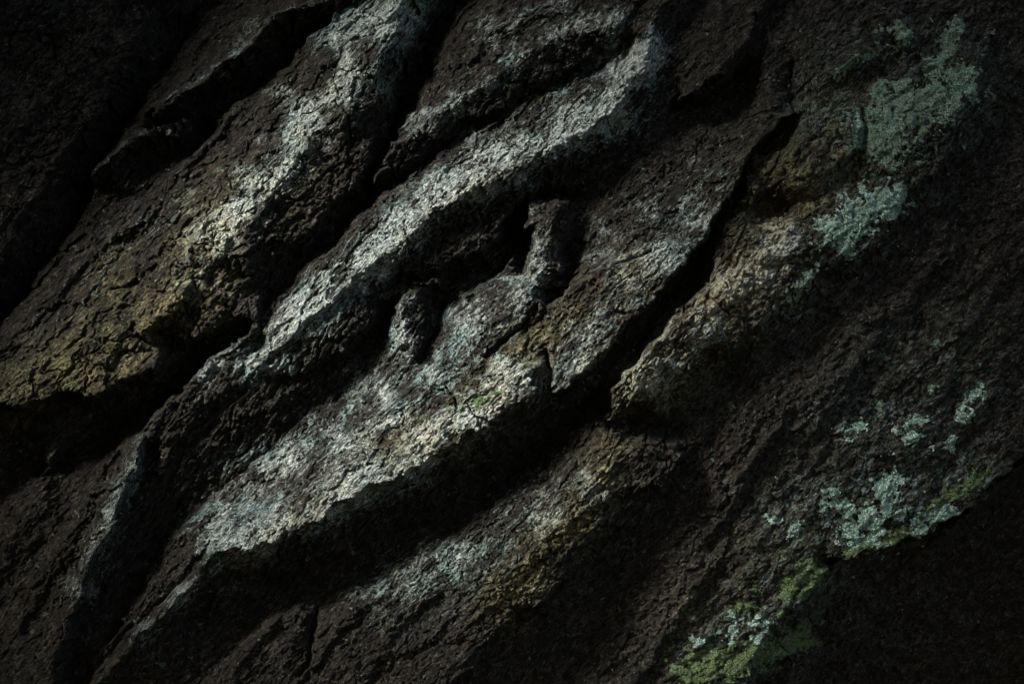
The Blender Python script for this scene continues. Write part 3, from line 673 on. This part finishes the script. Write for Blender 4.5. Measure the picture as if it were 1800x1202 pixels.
fxw = FX + 7*fbm(FX/30, FY/30, 3, 200); fyw = FY + 7*fbm(FX/30, FY/30, 3, 210)
li = np.clip(((fxw+1500)/cellsz).astype(int), 0, LX.shape[1]-1); lj = np.clip(((fyw+1500)/cellsz).astype(int), 0, LX.shape[0]-1)
FL = LAB[lj, li]
CHK = (look(COB, FX, FY) > 0.62) & (FX > 0) & (FX < W) & (FY > 0) & (FY < H)
FCID = CID[:-1,:-1]
n_chunk = 0
o = make_mesh('bark_surface', grid_faces(FL < 0), BARK, origin=ORG); o.parent = trunk
for k, (nme, lb, poly) in enumerate(REG):
    sel = FL == k
    ch = sel & CHK
    ids, inv, cnt = np.unique(FCID[ch], return_inverse=True, return_counts=True)
    big = cnt > 150
    keep = np.zeros(ch.shape, bool); jj, ii = np.nonzero(ch); keep[jj, ii] = big[inv]
    o = make_mesh(nme, grid_faces(sel & ~keep), BARK, origin=ORG); o.parent = trunk; o['label'] = lb
    q = grid_faces(keep); cidq = FCID[keep]
    order = np.argsort(cidq, kind='stable'); q = q[order]; cidq = cidq[order]
    cuts = np.nonzero(np.diff(cidq))[0]+1
    for whole in np.split(q, cuts):
        for part in islands(whole):
            c = make_mesh('bark_chunk', part, BARK, origin=ORG); c.parent = o; n_chunk += 1
print('chunks', n_chunk, 'grid', nx, ny, 'tris', 2*(nx-1)*(ny-1))

# the wood behind the bark: a tapering leaning bole
def core():
    nu, nv = 60, 48; ax_ = np.array([0.72, 0, 0.69]); side = np.array([0.69, 0, -0.72])
    R = 0.95; vs_, fs = [], []
    for a in range(nu):
        t = (a/(nu-1)-.5)*3.4
        for b_ in range(nv):
            th = 2*math.pi*b_/nv
            r = R*(1-.05*t)*(1+.03*math.sin(th*9+t*2)+.015*math.sin(th*23-t*5))
            p = np.array([0,R+.34,ZC]) + ax_*t + side*math.cos(th)*r + np.array([0,1,0])*math.sin(th)*r
            vs_.append(tuple(p-np.array(ORG)))
    for a in range(nu-1):
        for b_ in range(nv):
            c = (b_+1) % nv; fs.append((a*nv+b_, a*nv+c, (a+1)*nv+c, (a+1)*nv+b_))
    fs.append(tuple(range(nv-1,-1,-1))); fs.append(tuple((nu-1)*nv+k for k in range(nv)))
    me = bpy.data.meshes.new('trunk_core'); me.from_pydata(vs_, [], fs); me.update()
    for p in me.polygons: p.use_smooth = len(p.vertices) == 4
    me.materials.append(BARK)
    o = bpy.data.objects.new('trunk_core', me); scn.collection.objects.link(o); o.parent = trunk
core()

# ------------------------------------------------------------------ leaves and limb added out of view, spread to shade round the lit middle
def add_shade_bough():
    r = np.random.RandomState(5)
    D = np.array(d); e1 = np.cross(D, [0,0,1]); e1 /= np.linalg.norm(e1); e2 = np.cross(e1, D)
    C0 = np.array([0, 0.03, ZC]) + D*1.5
    vs_, fs = [], []
    made = 0
    for k in range(60000):
        a, b_ = (r.rand(2)*2-1)*1.15
        if math.hypot(a, b_) > 1.15: continue
        p = C0 + e1*a + e2*b_ + D*(r.rand()-.5)*.5
        # where this leaf's shade falls on the bark (plane y = 0.03)
        t = (p[1]-0.03)/D[1]; q = p - D*t
        x = q[0]/S + W/2; y = H/2 - (q[2]-ZC)/S
        cov = shade(x, y)
        if r.rand() > cov*.42: continue
        if abs(p[0]) < .45*(1+p[1]/DIST)+.1 and abs(p[2]-ZC) < .31*(1+p[1]/DIST)+.06: continue
        made += 1
        L = .045+.03*r.rand(); Wd = L*.55
        n = D + (r.rand(3)-.5)*1.1; n /= np.linalg.norm(n)
        t1 = np.cross(n, r.rand(3)-.5); t1 /= np.linalg.norm(t1); t2 = np.cross(n, t1)
        i = len(vs_)
        for (u_, w_, h_) in ((0,0,0),(.3,.42,.05),(.65,.4,.05),(1,0,-.05),(.65,-.4,.05),(.3,-.42,.05),(.5,0,-.03)):
            vs_.append(tuple(p + t1*L*(u_-.5) + t2*Wd*w_*1.15 + n*L*h_ - np.array(ORG)))
        for c in range(6): fs.append((i+c, i+(c+1)%6, i+6))
    print('leaves', made)
    me = bpy.data.meshes.new('added_shade_leaves'); me.from_pydata(vs_, [], fs); me.update()
    m = bpy.data.materials.new('leaf_green'); nb = NB(m); nb.set(nb.bsdf.inputs['Base Color'], nb.mix(nb.noise(nb.coords(), 9), (.03,.06,.015), (.07,.11,.03)))
    nb.bsdf.inputs['Roughness'].default_value = .55
    me.materials.append(m)
    # made-up limb to carry the added leaves, out of view
    pts = [np.array([-1.0,.35,2.45]), np.array([-1.05,-.1,2.55]), np.array([-.95,-.5,2.5]), np.array([-.75,-.85,2.42]), np.array([-.5,-1.1,2.4])]
    tw = [[pts[2], pts[2]+np.array([.45,-.1,.35])], [pts[2], pts[2]+np.array([-.6,-.3,-.2]), pts[2]+np.array([-.9,-.5,-.7])], [pts[3], pts[3]+np.array([-.3,-.3,.4])], [pts[1], pts[1]+np.array([.3,-.3,.6])]]
    bv, bf = [], []
    for path, r0 in [(pts, .045)] + [(t, .016) for t in tw]:
        for k, p in enumerate(path):
            tn = (path[min(k+1,len(path)-1)]-path[max(k-1,0)]); tn /= np.linalg.norm(tn)
            s1 = np.cross(tn, [.1,.2,1]); s1 /= np.linalg.norm(s1); s2 = np.cross(tn, s1); rr = r0*(1-.75*k/(len(path)-1))
            for c in range(10):
                an = c*math.pi/5; bv.append(tuple(p + s1*math.cos(an)*rr + s2*math.sin(an)*rr - np.array(ORG)))
            if k:
                i = len(bv)-20
                for c in range(10): bf.append((i+c, i+(c+1)%10, i+10+(c+1)%10, i+10+c))
    mb = bpy.data.meshes.new('added_shade_bough'); mb.from_pydata(bv, [], bf); mb.update(); mb.materials.append(BARK)
    bo = bpy.data.objects.new('added_shade_bough', mb); scn.collection.objects.link(bo); bo.parent = trunk
    lo = bpy.data.objects.new('added_shade_leaves', me); scn.collection.objects.link(lo); lo.parent = bo; lo['kind'] = 'stuff'
def shade(x, y):
    r2 = ((x-830)/800)**2 + ((y-580)/560)**2
    c = 1-math.exp(-r2**2.2)
    r3 = ((x-1520)/280)**2 + ((y-300)/220)**2; r4 = ((x-1560)/300)**2 + ((y-950)/190)**2
    r5 = ((x+10)/130)**2 + ((y-850)/150)**2; r6 = ((x-40)/330)**2 + ((y-60)/300)**2; r7 = ((x-1470)/400)**2 + ((y-680)/230)**2; r9 = ((x-190)/200)**2 + ((y-400)/120)**2
    c = max(c, .9*math.exp(-r5), 1.1*math.exp(-r6), 1.15*math.exp(-r7), .8*math.exp(-r9))
    r8 = ((x-210)/280)**2 + ((y-950)/250)**2
    c *= 1-math.exp(-r8)
    c = min(c, 1)*(1-.9*math.exp(-r3))
    c *= 1-0*math.exp(-r3)-.85*math.exp(-r4)
    return c
add_shade_bough()

# ------------------------------------------------------------------ lichen and moss: raised crusts with ragged lobes
nA = fbm(GXX/26, GYY/22, 4, 300, .6); nB = fbm(GXX/9, GYY/8, 3, 320, .6)
def crust(name, cat, label, group, mat, strokes, thick=2.2, bias=0.5, ragged=.9):
    m = mask(*strokes)
    f = look(m, GXX, GYY) + ragged*0.55*nA + ragged*0.3*nB - bias
    f[(GXX < -60)|(GXX > W+60)|(GYY < -60)|(GYY > H+60)] = -1
    off = (np.clip(f*9, -1.5, 1)*thick + np.clip(f,0,1)*1.6*nB).astype(np.float32)
    sel = (f[:-1,:-1] > -.12)&(f[1:,1:] > -.12)&(f[1:,:-1] > -.12)&(f[:-1,1:] > -.12)
    # only pieces that touch something above the bark
    if not sel.any(): print('empty crust', label); return
    q = grid_faces(sel); vid = np.unique(q)
    org = (float(VX[vid].mean()), float(VY[vid].mean()), float(VZ[vid].min()))
    o = make_mesh(name, q, mat, off=off.ravel(), origin=org); o.location = org
    o['label'] = label; o['category'] = cat; o['group'] = group
LG = 'lichens on the bark'; MG = 'mosses on the bark'
crust('lichen_patch','lichen','largest green lichen patch, spread over the upper right of the bark',LG,GREEN,[([(1530,225),(1600,200),(1690,145)],46,1),([(1560,255)],44,1),([(1575,175)],46,.85)])
crust('lichen_patch','lichen','bright mint lichen patch at the lower edge of the upper right ridge',LG,TEAL,[([(1472,400),(1520,372),(1575,350)],34,1.1),([(1490,425)],28,1.05)])
crust('lichen_patch','lichen','green lichen on the thin sliver of bark near the top right',LG,GREEN,[([(1478,132),(1510,104),(1548,84)],9,1.1)],2)
crust('lichen_patch','lichen','small round green lichen just above the lichened sliver at the top right',LG,GREEN,[([(1575,45),(1595,60)],20,.95)])
crust('lichen_patch','lichen','faint green lichen strip near the top right corner',LG,GREEN,[([(1690,45),(1650,110),(1655,130)],22,.8)])
crust('lichen_patch','lichen','small pale lichen beside the crack left of the largest green patch',LG,TEAL,[([(1512,200),(1520,225)],10,.9)])
crust('lichen_patch','lichen','dull green lichen below the largest green patch',LG,GREEN,[([(1540,262)],16,.95),([(1600,265),(1590,275)],12,.85),([(1620,230)],12,.8)])
crust('lichen_patch','lichen','scattered small green lichens on the flank of the ochre ridge',LG,GREEN,[([(1430,480),(1400,520)],20,.75),([(1335,592)],8,.9)])
crust('lichen_patch','lichen','pale comma shaped lichen on the dark lower right bark',LG,TEAL,[([(1572,868),(1597,850),(1594,880),(1585,903)],17,1.2)])
crust('lichen_patch','lichen','cluster of pale lichen rosettes left of the comma shaped lichen',LG,TEAL,[([(1485,878)],13,1.05),([(1466,895)],11,1.0),([(1492,900),(1514,908)],18,1.05)])
crust('lichen_patch','lichen','two small grey lichen rosettes alone at the left of the lower right group',LG,TEAL,[([(1378,928)],14,.9),([(1415,935),(1405,950)],13,.8),([(1420,922)],8,.8)])
crust('lichen_patch','lichen','wide grey green lichen above the yellow green moss edge',LG,TEAL,[([(1518,940),(1525,970)],18,1.05),([(1555,925),(1565,965)],30,1.0),([(1610,918)],18,1),([(1640,940),(1700,912)],24,.95)])
crust('lichen_patch','lichen','faint bluish lichen high on the dark right side',LG,TEAL,[([(1610,760),(1630,775),(1640,750)],18,.72),([(1515,770),(1530,745)],14,.68),([(1660,790)],14,.66)])
crust('lichen_patch','lichen','pale bluish lichen at the right edge of the dark side',LG,TEAL,[([(1735,715),(1720,735),(1745,700)],20,.72),([(1700,790)],18,.68)])
crust('lichen_patch','lichen','small green rosettes on the dark right side below the bright mint patch',LG,GREEN,[([(1665,605)],10,.85),([(1660,682)],11,.85),([(1568,715)],11,.8),([(1760,705)],12,.75)])
crust('lichen_patch','lichen','speckled blue grey lichen left of the bottom moss',LG,TEAL,[([(1360,1120),(1350,1150)],26,.68),([(1310,1110),(1290,1150)],24,.66),([(1240,1150)],20,.64)])
crust('moss_patch','moss','yellow green moss along the lower right bark edge',MG,MOSS,[([(1515,985),(1550,975),(1600,955),(1640,940),(1680,900),(1730,870),(1760,845)],15,.95)])
crust('moss_patch','moss','bright green moss streak on the slanted edge below the lichens',MG,MOSS,[([(1395,1060),(1425,1035),(1442,1012)],19,1.15),([(1438,1058),(1462,1028)],14,1.05)])
crust('moss_patch','moss','small green moss clump left of the moss streak',MG,MOSS,[([(1315,1085),(1340,1078)],14,.95),([(1345,1055)],10,.85),([(1392,1098)],12,.9),([(1388,990)],9,.85)])
crust('moss_patch','moss','dark green moss mat at the bottom edge right of the middle',MG,MOSS,[([(1230,1195),(1320,1180),(1400,1172),(1450,1160)],38,1.0)])
crust('moss_patch','moss','tiny olive moss tuft on the lower edge of the large pale slab',MG,MOSS,[([(835,708),(862,702),(880,690)],9,.8)], 1.5)
